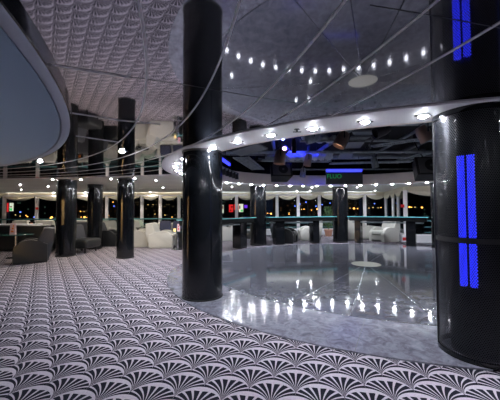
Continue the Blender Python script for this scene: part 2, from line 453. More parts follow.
# handrails inside the glass
def railing(pts, label):
    t = thing('handrail', label, 'railing', (pts[0][0], pts[0][1], 0))
    o = Vector((pts[0][0], pts[0][1], 0))
    for z, r in ((.86, .03), (.62, .016), (.42, .016)):
        obj('rail', tube(N(), [Vector((x, y, z))-o for x, y in pts], r, 8), 'tealrail', t)
    for i in range(len(pts)-1):
        x0, y0 = pts[i]; x1, y1 = pts[i+1]; n = max(1, round(math.hypot(x1-x0, y1-y0)/2.1))
        for j in range(n):
            f = (j+.5)/n
            obj('post', tube(N(), [Vector((x0+(x1-x0)*f, y0+(y1-y0)*f, 0))-o, Vector((x0+(x1-x0)*f, y0+(y1-y0)*f, .86))-o], .018, 8), 'tealrail', t)
railing([(-15.6, 14.62), (6.6, 14.62)], 'long teal handrail in front of the far window wall')
railing([(6.6, 10.95), (11.7, 10.3)], 'short teal handrail in front of the windows at far right')

# red call points on two window posts
for (px, py, Y, lab) in ((37, 208.5, 14.93, 'small red call point on the white window post at far left'), (402.5, 206, 11.28, 'small red call point high on the right white window pillar'), (404.5, 239, 11.2, 'red square fire point low on the right white pillar')):
    p = on_y(px, py, Y); s = .06
    o = obj('call_point', box(N(), -s, s, -.03, .03, -s, s, .008), 'red', loc=p); tag(o, lab, 'sign')

# ================================================================== DANCE FLOOR
df = thing('dance_floor', 'polished grey marble oval dance floor with dark inner panels and pale cream centre disc', 'dance floor', (MARB[0], MARB[1], 0))
def local(pts): return [(x-MARB[0], y-MARB[1]) for x, y in pts]
Mo = loop(oval(*MARB), 160); MARI = (3.24, 6.95, 4.25, 3.85, .1); Mi = loop(oval(*MARI), 160)
obj('marble_border', band(N(), local(Mo), local(Mi), 0, .012), 'stone', df)
cen = on_z(366, 264, .012); cen2 = (cen.x-MARB[0], cen.y-MARB[1])
L = local(Mi); NS = 8
def near_i(px, py):
    w_ = on_z(px, py, 0); return min(range(160), key=lambda i: (Mi[i][0]-w_.x)**2+(Mi[i][1]-w_.y)**2)
sa, sb = sorted((near_i(290, 302), near_i(437, 323)))
spokes = [sa, (sa+sb)//2, sb]+[(sb+(160-(sb-sa))*q//6) % 160 for q in range(1, 6)]
for q in range(NS):
    a, c2 = spokes[q], spokes[(q+1) % NS]
    idx = []; i = a
    while True:
        idx.append(i % 160)
        if i % 160 == c2: break
        i += 1
    pts = [cen2]+[L[i] for i in idx]
    obj('floor_panel', extrude_poly(N(), pts, 'z', 0, .012), 'inner' if q % 2 else 'inner2', df)
    obj('metal_strip', flat_strip(N(), [(cen2[0]+(L[a][0]-cen2[0])*f, cen2[1]+(L[a][1]-cen2[1])*f) for f in (.09, .5, 1)], .014, .010, .0155), 'strip', df)
for q in range(14):
    i = 160*q//14+4
    obj('border_joint', flat_strip(N(), [L[i % 160], min(local(Mo), key=lambda p: (p[0]-L[i % 160][0]*1.22)**2+(p[1]-L[i % 160][1]*1.22)**2)], .006, .010, .0135), 'seam_dark', df)
obj('metal_ring', band(N(), local(loop(oval(*MARI, off=.008), 160)), local(loop(oval(*MARI, off=-.010), 160)), .010, .0155), 'strip', df)
obj('centre_medallion', lathe(N(), [(0, .010), (.33, .010), (.33, .0145), (0, .0145)], 64, *cen2), 'medal', df)

# ================================================================== COLUMNS
def column(x, y, r, label, top=CEIL):
    t = thing('column', label, 'column', (x, y, 0), 0, None)
    prof = [(0, .0), (r, .0), (r, top-.012), (0, top-.012)]
    b = N(); lathe(b, [(r, .03), (r, top-.035)], 72)
    obj('shaft', b, 'gloss', t, smooth=True)
    obj('base_ring', lathe(N(), [(0, 0), (r+.008, 0), (r+.008, .03), (r, .034), (0, .034)], 72), 'black', t, smooth=True)
    obj('top_collar', lathe(N(), [(0, top-.04), (r+.008, top-.04), (r+.008, top-.014), (0, top-.014)], 72), 'darkmetal', t, smooth=True)
    return t
column(-.722, 4.394, .30, 'glossy black round column at the near left edge of the dance floor')
column(-3.457, 8.03, .225, 'slim glossy black column on the carpet, right of the charcoal chairs')
column(-5.314, 8.364, .255, 'glossy black column on the carpet beside the charcoal armchair')
column(*on_z(94.6, 248.5, 0).xy, .24, 'slim black column standing behind between the two nearer carpet columns')
column(.298, 10.716, .30, 'glossy black column at the far left of the dance floor between the bar counters')
column(3.609, 11.557, .295, 'glossy black column at the far side under the blue-lit banner')
column(6.35, 9.6, .29, 'dark column partly hidden behind the perforated column at right')

# perforated column with blue neon
px_, py_ = 2.065, 2.65; RP = .305
t = thing('perforated_column', 'perforated black metal column with blue neon tubes glowing inside at right', 'column', (px_, py_, 0))
obj('core', lathe(N(), [(.21, .02), (.21, CEIL-.03)], 64), 'gloss', t, smooth=True)
def perf_shell(z0, z1):
    me = bpy.data.meshes.new('perforated_shell'); n = 96
    vs = []; fs = []; uvs = []
    for i in range(n+1):
        a = 2*PI*i/n
        for z in (z0, z1): vs.append((RP*math.cos(a), RP*math.sin(a), z))
    for i in range(n): fs.append((2*i, 2*i+2, 2*i+3, 2*i+1)); 
    me.from_pydata(vs, [], fs); uvl = me.uv_layers.new(name='UVMap')
    for p in me.polygons:
        p.use_smooth = True
        for li in p.loop_indices:
            vi_ = me.loops[li].vertex_index; i = vi_//2
            uvl.data[li].uv = (i/n*2*PI*RP, vs[vi_][2])
    me.materials.append(M['perf'])
    o = bpy.data.objects.new('perforated_shell', me); C.objects.link(o); o.parent = t
ZJ = 1.03
perf_shell(.05, ZJ-.02); perf_shell(ZJ+.02, CEIL-.06)
rim = lambda r, z0, z1: lathe(N(), [(r-.03, z0), (r, z0), (r, z1), (r-.03, z1), (r-.03, z0)], 96)
obj('base_rim', rim(RP+.012, 0, .05), 'gloss', t, smooth=True)
obj('middle_band', rim(RP+.006, ZJ-.02, ZJ+.02), 'darkmetal', t, smooth=True)
obj('top_rim', rim(RP+.012, CEIL-.06, CEIL-.016), 'gloss', t, smooth=True)
def wedge(a0, a1, r0, r1, z0, z1):
    n = 6; pts = [(r1*math.cos(a0+(a1-a0)*i/n), r1*math.sin(a0+(a1-a0)*i/n)) for i in range(n+1)]+[(r0*math.cos(a1-(a1-a0)*i/n), r0*math.sin(a1-(a1-a0)*i/n)) for i in range(n+1)]
    return extrude_poly(N(), pts, 'z', z0, z1)
af = math.atan2(-py_, -px_)      # direction from column to camera
tl = af-math.acos(RP/math.hypot(px_, py_))
for a in (tl+.06, tl+.06+2*PI/3, tl+.06+4*PI/3):
    obj('edge_post', wedge(a, a+.07, RP-.01, RP+.012, .05, CEIL-.06), 'darkmetal', t)
for da in (-.14, .14):
    a = af+da-.22; r = RP-.045
    for z0, z1 in ((.64, ZJ-.025), (ZJ+.025, 1.765)):
        obj('neon_tube', tube(N(), [(r*math.cos(a), r*math.sin(a), z0), (r*math.cos(a), r*math.sin(a), z1)], .027, 12), 'neon', t)
ZN = 0

# ================================================================== DOWNLIGHTS
def make_lamp(name, power, col=(.92, .95, 1), size=.05, cone=150, blend=.8):
    l = bpy.data.lights.new(name, 'SPOT'); l.energy = power; l.color = col; l.shadow_soft_size = size
    l.spot_size = math.radians(cone); l.spot_blend = blend
    return l
RL = make_lamp('ring_lamp', 31, (.86, .92, 1)); SL = make_lamp('small_lamp', 62, (.88, .95, 1)); WL = make_lamp('warm_window_lamp', 66, (1, .88, .70)); BL = make_lamp('added_back_lamp', 26, (.93, .92, 1))
dl0 = None
def downlight(x, y, label, group, lamp, big=True, z=CEIL-.014):
    global dl0
    if dl0 is None:
        t = thing('ceiling_downlight', label, 'ceiling light', (x, y, z), 0, group)
        obj('trim_ring', lathe(N(), [(.040, 0), (.058, 0), (.060, -.006), (.044, -.010), (.040, 0)], 28), 'white', t, smooth=True)
        for s in (-1, 1): obj('lug', box(N(), *sorted((s*.058, s*.080)), -.010, .010, -.007, 0, .002), 'darkmetal', t)
        obj('lens', lathe(N(), [(0, -.026), (.018, -.024), (.032, -.015), (.040, 0)], 24), 'lens', t, smooth=True)
        dl0 = t
    else:
        t = dl0.copy(); C.objects.link(t); t.location = (x, y, z); t['label'] = label; t['group'] = group
        for ch in dl0.children:
            if ch.type == 'LIGHT': continue
            c = ch.copy(); C.objects.link(c); c.parent = t
            if not big and c.name.startswith('lens'):
                c.scale = (.55, .55, .6)
    l = bpy.data.objects.new('lamp', lamp); C.objects.link(l); l.parent = t; l.location = (0, 0, -.03)
    return t
# near arc of the ring: positions read in the photo, then the rest round the oval at the same spacing
RLo = oval(*RING)
dense = [RLo(2*PI*i/2000) for i in range(2000)]
cum = [0]
for i in range(2000):
    a, b_ = dense[i], dense[(i+1) % 2000]; cum.append(cum[-1]+math.hypot(a[0]-b_[0], a[1]-b_[1]))
p1 = on_z(313, 126, CEIL)
i0 = min(range(2000), key=lambda i: (dense[i][0]-p1.x)**2+(dense[i][1]-p1.y)**2)
nl = round(cum[-1]/.515); step = cum[-1]/nl
ring_l = []
for j in range(nl):
    s = (cum[i0]+j*step) % cum[-1]
    i = min(range(2000), key=lambda i: abs(cum[i]-s)); ring_l.append(dense[i])
def pixel(x, y, z):
    yy = y*math.cos(PITCH)+(z-EYE)*math.sin(PITCH); return 250+F*x/yy if yy > .1 else 9999
nearl = sorted([p for p in ring_l if p[1] < 6.6], key=lambda p: pixel(p[0], p[1], CEIL))
farl = sorted([p for p in ring_l if p[1] >= 6.6], key=lambda p: pixel(p[0], p[1], CEIL))
for i, p in enumerate(nearl):
    downlight(p[0], p[1], '%s bright downlight from the left along the near arc of the white ring' % ordn[min(i, 31)], 'downlights in the white ring', RL)
for i, p in enumerate(farl):
    w = ordn[min(i, 31)]
    downlight(p[0], p[1], '%s downlight from the left along the far arc of the white ring' % w, 'downlights in the white ring', RL)
for (px, py, zz, lab) in ((40, 161, CEIL, 'bright downlight in the mirror ceiling above the charcoal armchair'), (122, 151, CEIL, 'bright downlight in the mirror ceiling in front of the slim column')):
    p = on_z(px, py, zz); downlight(p.x, p.y, lab, 'downlights in the mirror ceiling', SL, z=CEIL-.002)
mids = [(53, 179), (71, 179.5), (81, 179), (111, 178.5), (135, 178), (156, 180), (20, 184.2), (48, 186), (120, 185), (163, 187), (150.5, 193), (53.5, 193.6), (85, 193.8), (21.5, 189)]
for i, (px, py) in enumerate(mids):
    p = on_z(px, py, CEIL)
    if p.y > 14.2: p = p*(14.2/p.y)
    downlight(p.x, p.y, '%s small downlight from the left in the pale ceiling over the lounge seats' % ordn[sorted(mids).index((px, py))], 'small downlights in the pale ceiling', WL, big=False, z=CEIL-.006)
fars = [(232, 184.5+2), (297, 190.7), (310, 190.5), (312, 187.3), (357, 187), (375, 190.5), (399, 189), (345, 191)]
for i, (px, py) in enumerate(fars):
    p = on_z(px, py, CEIL); 
    if p.y > 14.2: p = Vector((p.x*14.2/p.y, 14.2, 0))
    downlight(p.x, p.y, '%s small downlight from the left in the pale ceiling beyond the ring' % ordn[sorted(fars).index((px, py))], 'small downlights in the pale ceiling', SL, big=False, z=CEIL-.006)
# unseen downlights added behind the camera to light the foreground
for i, (x, y) in enumerate([(-1.4, -1.2), (0, -.9), (1.6, -.9), (3.2, -.9), (-.8, -2.6), (1.6, -2.6), (4.8, .2)]):
    downlight(x, y, '%s added unseen downlight behind the viewpoint' % ordn[i], 'added downlights behind the viewpoint', BL, z=CEIL-.002 if x > -.5 else (2.14 if math.hypot(x-dc[0], y-dc[1]) < 7.2 else CEIL-.002))
# sprinkler in the ring
p = on_z(297, 129, CEIL-.012)
t = thing('sprinkler', 'small dark sprinkler head under the near arc of the white ring', 'sprinkler', p)
obj('body', lathe(N(), [(0, 0), (.03, 0), (.03, -.006), (.010, -.008), (.010, -.03), (0, -.03)], 16), 'darkmetal', t, smooth=True)
obj('deflector', box(N(), -.045, .045, -.008, .008, -.036, -.030), 'darkmetal', t)

# ================================================================== VOID EQUIPMENT
def bar(px0, px1, py, z, r, label):
    a = on_z(px0, py, z); b_ = on_z(px1, py, z); b_.y = a.y
    t = thing('lighting_bar', label, 'lighting bar', a)
    obj('pipe', tube(N(), [(0, 0, 0), (b_.x-a.x, 0, 0)], r, 10), 'greymetal', t, smooth=True)
    n = 4
    for i in range(n):
        x = (b_.x-a.x)*(i+.5)/n
        obj('hanger', tube(N(), [(x, 0, 0), (x, 0, 3.4-z)], .008, 6), 'darkmetal', t)
    return a.y
bar(226, 445, 152.5, 2.80, .035, 'long grey lighting pipe across the dark ceiling void')
bar(287, 412, 169.5, 2.70, .03, 'lower far lighting pipe hanging above the blue-lit banner')
bar(300, 440, 141, 2.95, .03, 'nearer high lighting pipe behind the white ring')
def panel(pts, z, label, th=.03):
    P = [on_z(a, b_, z) for a, b_ in pts]; c = sum(P, Vector())/4
    t = thing('ceiling_baffle', label, 'panel', c)
    obj('board', extrude_poly(N(), [((p-c).x, (p-c).y) for p in P], 'z', 0, th), 'greypanel', t)
    for q in (P[0], P[2]):
        d = (q-c)*.8; obj('hanger', tube(N(), [(d.x, d.y, th), (d.x, d.y, 3.4-z)], .006, 6), 'darkmetal', t)
panel([(231, 152), (256, 144), (268, 149), (241, 156.5)], 2.6, 'large grey slanted baffle panel above the left of the dance floor')
panel([(351.6, 132), (379, 131.4), (369.6, 135.6), (355, 136.2)], 3.0, 'nearest thin grey baffle in the stepped row of the ceiling void')
panel([(351, 137.4), (371, 136.8), (365, 140.4), (349, 141)], 2.95, 'second thin grey baffle in the stepped row of the ceiling void')
panel([(349, 142.2), (365, 141.8), (360, 148.2), (345, 148.6)], 2.9, 'third grey baffle of the stepped row, just above the long pipe')
panel([(340, 153.8), (353.4, 153.8), (350.4, 159), (337, 159.4)], 2.8, 'last grey baffle of the stepped row, just below the long pipe')
def ladder(a, b_, w, label, name='cable_tray', nr=12):
    a = Vector(a); b_ = Vector(b_); d = b_-a; n = d.cross(Vector((0, 0, 1))).normalized()*w/2
    t = thing(name, label, 'truss', a); o = Vector((0, 0, 0))
    for s in (-1, 1): obj('side_rail', tube(N(), [n*s, d+n*s], .022, 6), 'greymetal', t)
    bm = N()
    for i in range(nr+1):
        f = i/nr; tube(bm, [d*f-n, d*f+n], .012, 5)
        if i < nr: tube(bm, [d*f-n, d*(i+1)/nr+n], .010, 5)
    obj('rungs', bm, 'greymetal', t)
ladder(on_z(241, 157.5, 2.65), on_z(258, 169.5, 2.65), .40, 'pale cable tray running away under the slanted baffle')
ladder(on_z(393, 163, 2.78), on_z(428, 152.5, 2.78), .28, 'slanting lattice truss at the right of the ceiling void', 'lattice_truss')
ladder(on_z(372, 146.5, 2.9), on_z(428, 138, 2.9), .2, 'small high lattice truss above the long pipe at right', 'lattice_truss')
ladder(on_z(330, 163.5, 2.72), on_z(412, 161.5, 2.72), .22, 'low lattice truss above the banner', 'lattice_truss', 18)
ladder(on_z(262, 160.5, 2.8), on_z(330, 161.5, 2.8), .22, 'low lattice truss above the hanging speaker', 'lattice_truss', 18)
def ductp(px0, px1, py, z, r, label):
    a = on_z(px0, py, z); b_ = on_z(px1, py, z); b_.y = a.y; d = b_-a; n = 60
    pts = [d*(i/n)+Vector((0, 0, .03*math.sin(i*.35))) for i in range(n+1)]
    o = obj('flexible_duct', tube(N(), pts, [r*(1+.10*(i % 2)) for i in range(n+1)], 14), 'duct', loc=a); tag(o, label, 'duct')
ductp(286.5, 308, 156, 2.85, .10, 'crumpled silver flexible duct left of the warm par lamp')
ductp(310, 332, 156, 2.85, .10, 'crumpled silver flexible duct right of the warm par lamp')
ductp(303, 335, 139.5, 3.05, .07, 'dark high flexible duct right of the blue spotlight')
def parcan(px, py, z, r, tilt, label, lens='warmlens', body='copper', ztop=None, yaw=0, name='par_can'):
    p = on_z(px, py, z); t = thing(name, label, 'stage light', p, yaw)
    b = N(); lathe(b, [(0, .16), (r*.7, .15), (r*.95, .05), (r, -.16), (r*.9, -.16), (r*.85, -.10)], 20)
    b.transform(Matrix.Rotation(tilt, 4, 'Y'))
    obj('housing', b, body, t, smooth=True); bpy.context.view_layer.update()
    b = N(); lathe(b, [(0, -.11), (r*.85, -.10)], 20); b.transform(Matrix.Rotation(tilt, 4, 'Y')); obj('lens', b, lens, [c for c in t.children if c.name.startswith('housing')][0])
    obj('yoke', tube(N(), [(0, -r-.02, 0), (0, -r-.02, .2), (0, r+.02, .2), (0, r+.02, 0)], .012, 6), 'darkmetal', t)
    obj('clamp', tube(N(), [(0, 0, .2), (0, 0, (ztop or z+.35)-z)], .014, 6), 'darkmetal', t)
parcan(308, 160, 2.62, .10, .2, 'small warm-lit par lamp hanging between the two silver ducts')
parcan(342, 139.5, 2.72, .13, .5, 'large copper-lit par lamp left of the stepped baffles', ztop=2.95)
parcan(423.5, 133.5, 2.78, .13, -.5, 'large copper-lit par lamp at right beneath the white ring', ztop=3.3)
parcan(374.5, 162, 2.6, .09, -.2, 'small par lamp with pale reflector right of the blue-lit banner', body='greymetal')
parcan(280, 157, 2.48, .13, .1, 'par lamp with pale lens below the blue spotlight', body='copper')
parcan(382, 130, 2.95, .13, 1.2, 'round dark fixture tucked above the right baffles', lens='black', body='darkmetal', ztop=3.3)
parcan(294, 146, 2.75, .06, .0, 'tiny red-glowing lamp beside the blue spotlight', lens='redled', body='darkmetal')
parcan(313, 138, 2.9, .11, 1.3, 'round grey fixture high behind the white ring', lens='greypanel', body='greymetal', ztop=3.3)
parcan(303, 172.5, 2.55, .10, .1, 'small pale dome fixture above the far ring fascia', lens='greypanel', body='greymetal', ztop=2.7)
rc = random.Random(5)
for i, (x0, x1, y0, y1, z, r) in enumerate([(-.6, 5.5, 5.2, 5.6, 3.05, .05), (-.9, 6, 6.3, 6.0, 3.15, .07), (-1, 6, 8.4, 8.9, 2.95, .05), (.5, 5, 9.4, 9.2, 3.0, .08), (.2, .9, 4.5, 10, 3.2, .05), (2.6, 2.2, 3.5, 10, 3.2, .06), (4.6, 5.0, 3.8, 9.8, 3.18, .05), (3.6, 4.1, 3.6, 10, 3.1, .04)]):
    o = obj('ceiling_pipe', tube(N(), [(0, 0, 0), (x1-x0, y1-y0, 0)], r, 10), 'greymetal' if i % 2 else 'greypanel', loc=(x0, y0, z), smooth=True)
    tag(o, ('%s sideways pipe from the near side in the black void over the dance floor' if i < 4 else '%s lengthwise pipe from the left in the black void over the dance floor') % ordn[(0, 1, 2, 3, 0, 1, 3, 2)[i]], 'pipe', 'pipes in the ceiling void')
for i in range(6):
    x, y, z = (.9, .6, 4.4, 2.3, 3.2, 5.1)[i], (5.75, 8.9, 6.7, 4.6, 7.9, 8.2)[i], 3.02
    pts = []; a = rc.random()*6
    for j in range(14): pts.append((j*.11*math.cos(a)+.06*math.sin(j*1.3), j*.11*math.sin(a)+.06*math.cos(j*1.1), -.16*math.sin(j/13*PI)+.02*math.sin(j*2)))
    o = obj('cable_loop', tube(N(), pts, .018, 6), 'darkmetal' if i % 3 else 'greymetal', loc=(x, y, z), smooth=True)
    tag(o, 'loose cable loop sagging in the dark ceiling void', 'cable', 'cable loops in the ceiling void')
for i in (0, 4, 5, 6, 8, 11):
    x, y, z = 0.35+(i % 6)*.95+rc.random()*.2, (6.4 if i < 6 else 8.9)+rc.random()*.8, 2.98+rc.random()*.15
    t = thing('equipment_box', '%s boxy dimmer unit from the left in the %s row of the ceiling void' % (ordn[(0, 4, 5, 6, 8, 11).index(i) % 3], 'near' if i < 6 else 'far'), 'equipment', (x, y, z), rc.random()*.5)
    w_ = .15+rc.random()*.2
    obj('case', box(N(), -w_, w_, -.12, .12, -.08, .08, .01), 'greypanel' if i % 2 else 'darkmetal', t)
    obj('bracket', box(N(), -.02, .02, -.02, .02, .08, 3.4-z), 'darkmetal', t)
    obj('fin', box(N(), -w_*.8, w_*.8, -.14, -.12, -.05, -.03), 'greymetal', t)
# blue moving light
p = on_z(283, 149, 2.8)
t = thing('moving_light', 'stage light glowing blue and violet behind the white ring', 'stage light', p)
obj('base', box(N(), -.14, .14, -.12, .12, .28, .40, .02), 'black', t)
obj('yoke', tube(N(), [(-.15, 0, .30), (-.15, 0, .0), (-.13, 0, 0)], .02, 6), 'black', t)
b = N(); lathe(b, [(0, .12), (.08, .11), (.11, 0), (.10, -.14), (.0, -.14)], 20); b.transform(Matrix.Rotation(-.9, 4, 'Y')); obj('head', b, 'black', t, smooth=True)
obj('lens', lathe(N(), [(0, 0), (.05, .003), (.05, .012), (0, .012)], 20), 'pinklens', t, loc=(.02, -.13, -.02), rot=(1.2, 0, 0))
obj('second_lens', lathe(N(), [(0, 0), (.045, .003), (.045, .012), (0, .012)], 20), 'bluelens', t, loc=(-.02, -.13, .22), rot=(1.2, 0, 0))
def spot_to(name, p, q, power, col, cone, parent=None, size=.04):
    l = bpy.data.lights.new(name, 'SPOT'); l.energy = power; l.color = col; l.spot_size = math.radians(cone); l.spot_blend = .6; l.shadow_soft_size = size
    o = bpy.data.objects.new(name, l); C.objects.link(o)
    d = (Vector(q)-Vector(p)).normalized(); o.rotation_euler = d.to_track_quat('-Z', 'Y').to_euler()
    if parent: o.parent = parent; o.location = Vector(p)-Vector(parent.location)
    else: o.location = p
    return o
spot_to('blue_lamp', p+Vector((.1, -.2, .05)), on_z(292, 146, 3.38), 420, (.02, .03, 1), 75, t)
# blue LED batten at left
a = on_z(221, 158.5, 2.62); b_ = on_z(229.5, 164.5, 2.62)
t = thing('led_batten', 'blue-glowing light batten beside the near left black column', 'stage light', a)
d = b_-a
obj('tube', tube(N(), [(0, 0, 0), d], .045, 10), 'neon2', t)
obj('housing', tube(N(), [(0, .02, .07), d+Vector((0, .02, .07))], .045, 8), 'black', t)
obj('hanger', tube(N(), [d*.5, d*.5+Vector((0, 0, .75))], .01, 6), 'darkmetal', t)
a = on_z(222, 167.5, 2.42); b_ = on_z(238, 174, 2.42)
t = thing('light_track', 'dark bar of small stage lamps at the left end of the void', 'stage light', a); d = b_-a
obj('rail', tube(N(), [(0, 0, 0), d], .035, 8), 'greymetal', t)
for i in range(5):
    q = d*((i+.5)/5); obj('lamp_head', lathe(N(), [(0, .1), (.05, .09), (.06, -.1), (0, -.1)], 14), 'darkmetal', t, smooth=True, loc=q+Vector((0, 0, -.08)))
obj('hanger', tube(N(), [d*.5, d*.5+Vector((0, 0, .95))], .01, 6), 'darkmetal', t)
# speakers
def speaker(px, py, Y, w, h, dd, yaw, roll, label):
    p = on_y(px, py, Y); t = thing('hanging_speaker', label, 'speaker', p, yaw); t.rotation_euler = (-.35, 0, yaw)
    b = N(); extrude_poly(b, [(-w/2, -dd/2), (w/2, -dd/2), (w*.38, dd/2), (-w*.38, dd/2)], 'z', -h/2, h/2, .012); obj('cabinet', b, 'black', t)
    gr = obj('grille', box(N(), -w*.40, w*.40, -dd/2-.012, -dd/2, -h*.42, h*.42, .005), 'grille', t)
    b = N(); lathe(b, [(0, -.004), (h*.20, .006), (h*.30, .010), (h*.32, .004), (h*.30, 0)], 32); b.transform(Matrix.Rotation(PI/2, 4, 'X')); obj('cone', b, 'black', gr, loc=(w*.08, -dd/2-.012, 0), smooth=True)
    obj('bracket', tube(N(), [(0, 0, h/2), (0, (3.4-p.z)*.34, 3.4-p.z)], .02, 8), 'darkmetal', t)
speaker(280, 172.5, 8.2, .62, .42, .4, .12, 0, 'black box speaker hanging at the left above the dance floor')
speaker(426, 169, 7.4, .62, .50, .4, -.15, 0, 'black box speaker hanging at the right above the dance floor')
# banner with blue bar and green lettering
YB_ = 9.1
a = on_y(326, 172.5, YB_); b_ = on_y(363, 184, YB_); w = b_.x-a.x; h = a.z-b_.z
t = thing('hanging_banner', 'dark hanging banner with green lettering and a blue neon bar on top', 'banner', (a.x, YB_, b_.z))
bd = obj('board', box(N(), 0, w, 0, .05, 0, h, .01), 'darkmetal', t)
obj('neon_bar', tube(N(), [(.02, -.01, h+.06), (w-.04, -.01, h+.06)], .045, 12), 'neon2', t, smooth=True)
obj('bar_housing', box(N(), 0, w, .03, .09, h, h+.13, .01), 'greymetal', t)
for x in (.1, w-.1): obj('hanger', tube(N(), [(x, .06, h+.12), (x, .06, 3.4-b_.z)], .008, 6), 'darkmetal', t)
cu = bpy.data.curves.new('lettering', 'FONT'); cu.body = 'FLUO'; cu.size = .19; cu.extrude = .003
co = bpy.data.objects.new('lettering_curve', cu); C.objects.link(co)
bpy.context.view_layer.update()
me = bpy.data.meshes.new_from_object(co); bpy.data.objects.remove(co)
me.materials.clear(); me.materials.append(M['greentext'])
o = bpy.data.objects.new('lettering', me); C.objects.link(o); o.parent = bd; o.location = (.02, -.006, h*.50); o.rotation_euler = (PI/2, 0, 0)

# ================================================================== BAR COUNTERS
def counter(p, q, legs, label, z=1.035):
    p = Vector((*p, 0)); q = Vector((*q, 0)); d = q-p; L = d.length; a = math.atan2(d.y, d.x)
    t = thing('bar_counter', label, 'counter', p, a)
    obj('glass_top', box(N(), 0, L, -.26, .26, z-.022, z, .004), 'tealedge', t, label='glowing teal glass top')
    obj('apron', box(N(), .05, L-.05, -.20, .20, z-.17, z-.03, .01), 'black', t)
    obj('underframe', box(N(), .15, L-.15, -.15, .15, z-.24, z-.20, .01), 'greymetal', t)
    obj('top_panel', box(N(), .0, L, -.24, .24, z+.0005, z+.003), 'gloss', t)
    for f, w in legs:
        x = f*L; obj('leg', box(N(), x-w/2, x+w/2, -.18, .18, 0, z-.17, .012), 'gloss', t)
    return t
counter((-1.85, 7.9), (.02, 10.42), [(.80, .36), (.25, .36)], 'teal-topped bar counter left of the far left black column')
counter((.62, 10.80), (3.30, 11.45), [(.17, .36), (.70, .26)], 'teal-topped bar counter between the two far black columns')
counter((3.92, 11.42), (6.12, 9.9), [(.13, .22), (.80, .30)], 'teal-topped bar counter right of the black column under the banner')

# ================================================================== SEATING
def arm_profile(D, H):
    pts = [(-D/2, 0), (D/2-.01, 0), (D/2, H*.45)]
    for i in range(0, 13):
        a = math.radians(i*10.5); pts.append((.02+(D/2-.02)*math.cos(a), H*.48+H*.52*math.sin(a)))
    pts += [(-D/2, H*.80)]
    return pts
def armchair(fab, label, group, loc=(0, 0, 0), rz=0, back=None, W=.80, D=.82, H=.86):
    t = thing('armchair', label, 'armchair', loc, rz, group)
    back = back or fab; AH = .58
    for s in (-1, 1):
        y0, y1 = sorted((s*W/2, s*(W/2-.15)))
        obj('arm', extrude_poly(N(), arm_profile(D, AH), 'y', y0, y1, .028, 3), fab, t, smooth=True)
    obj('base', box(N(), -D/2+.04, D/2-.05, -W/2+.14, W/2-.14, .05, .27, .02), fab, t, smooth=True)
    obj('seat_cushion', box(N(), -D/2+.12, D/2+.0, -W/2+.145, W/2-.145, .26, .43, .05, 4), fab, t, smooth=True)
    b = N(); extrude_poly(b, [(-D/2-.02, .04), (-D/2+.20, .04), (-D/2+.26, .45), (-D/2+.10, H-.02), (-D/2+.02, H), (-D/2-.14, H-.03), (-D/2-.12, .5)], 'y', -W/2+.06, W/2-.06, .04, 3)
    obj('backrest', b, back, t, smooth=True)
    return t
def clone(src, label, loc, rz, group=None, scale=1):
    t = src.copy(); C.objects.link(t); t.location = loc; t.rotation_euler = (0, 0, rz); t['label'] = label
    if group: t['group'] = group
    t.scale = (scale,)*3
    for ch in src.children:
        c = ch.copy(); C.objects.link(c); c.parent = t
    return t
def lounge(fab, label, group, loc, rz, back=None):
    t = thing('lounge_chair', label, 'lounge chair', loc, rz, group)
    W, D = .72, .78
    obj('seat', box(N(), -D/2+.06, D/2, -W/2, W/2, .14, .42, .07, 4), fab, t, smooth=True)
    b = N(); extrude_poly(b, [(-D/2, .12), (-D/2+.18, .12), (-D/2+.24, .45), (-D/2+.14, .82), (-D/2+.06, .86), (-D/2-.06, .83), (-D/2-.09, .5)], 'y', -W/2, W/2, .035, 3)
    obj('backrest', b, back or fab, t, smooth=True)
    for sx in (-.22, .26):
        for sy in (-.26, .26): obj('foot', tube(N(), [(sx, sy, 0), (sx, sy, .15)], .02, 8), 'black', t)
    return t
GC, GB = 'charcoal lounge seats', 'pale armchairs'
def g(px, py, dy=0):
    p = on_z(px, py, 0); return (p.x, p.y+dy, 0)
c1 = armchair('charcoal', 'charcoal armchair facing left on the carpet beside the small glass table', GC, (-5.60, 7.42, 0), PI+.60, 'charcoal2', D=.70, W=.66, H=.87)
l1 = lounge('charcoal', 'armless charcoal lounge chair half hidden behind the left black column', GC, (-5.26, 9.12, 0), -.1, 'charcoal2')
clone(l1, 'armless charcoal chair seen from behind in the gap left of the middle column', g(80, 243.5, .2), PI/2+.2)
c2 = clone(c1, 'charcoal armchair facing right between the two slim carpet columns', g(101, 247.5, .55), .1)
clone(l1, 'charcoal chair with its back to the bar, behind the left end counter', g(250, 242.5, .3), PI*.9)
c3 = armchair('charcoal', 'charcoal armchair with pale trim seen under the teal bar counter', GC, g(287, 243.5, .4), -.4, 'charcoal2')
b1 = armchair('beige', 'pale beige armchair in front of the navy cushions, right of the slim column', GB, g(159.5, 248.5, .45), .06)
clone(b1, 'pale beige armchair half hidden by the slim black column', g(134.5, 247.5, .45), .1)
clone(b1, 'pale beige armchair behind the round black table near the slim column', g(141, 241, .3), .1)
clone(b1, 'pale beige armchair under the windows right of the navy cushions', g(177, 239.3, .3), -2.6)
clone(b1, 'pale armchair glimpsed between the slim columns under the windows', g(115, 241.5, .3), -.1)
clone(b1, 'white armchair seen under the counter right of the near column', g(224, 241, .4), -2.9)
clone(b1, 'white armchair facing left under the middle bar counter', g(310, 240.5, .3), PI)
clone(b1, 'white armchair just right of the far column under the banner', g(353, 240, .3), PI/2)
clone(b1, 'pale armchair with rounded arm below the right bar counter', g(388, 242, .35), PI+.35)
clone(b1, 'pale armchair behind the right counter facing the windows', g(371, 238.8, .3), 0)
clone(b1, 'white armchair back under the windows at the far left, behind the banquette', g(23, 238.7, .3), PI/2)
clone(b1, 'white armchair back beside the window post at far left', g(45, 238.7, .3), PI/2+.2)
clone(b1, 'pale armchair back under the window between two left columns', g(84, 238.7, .3), PI/2)
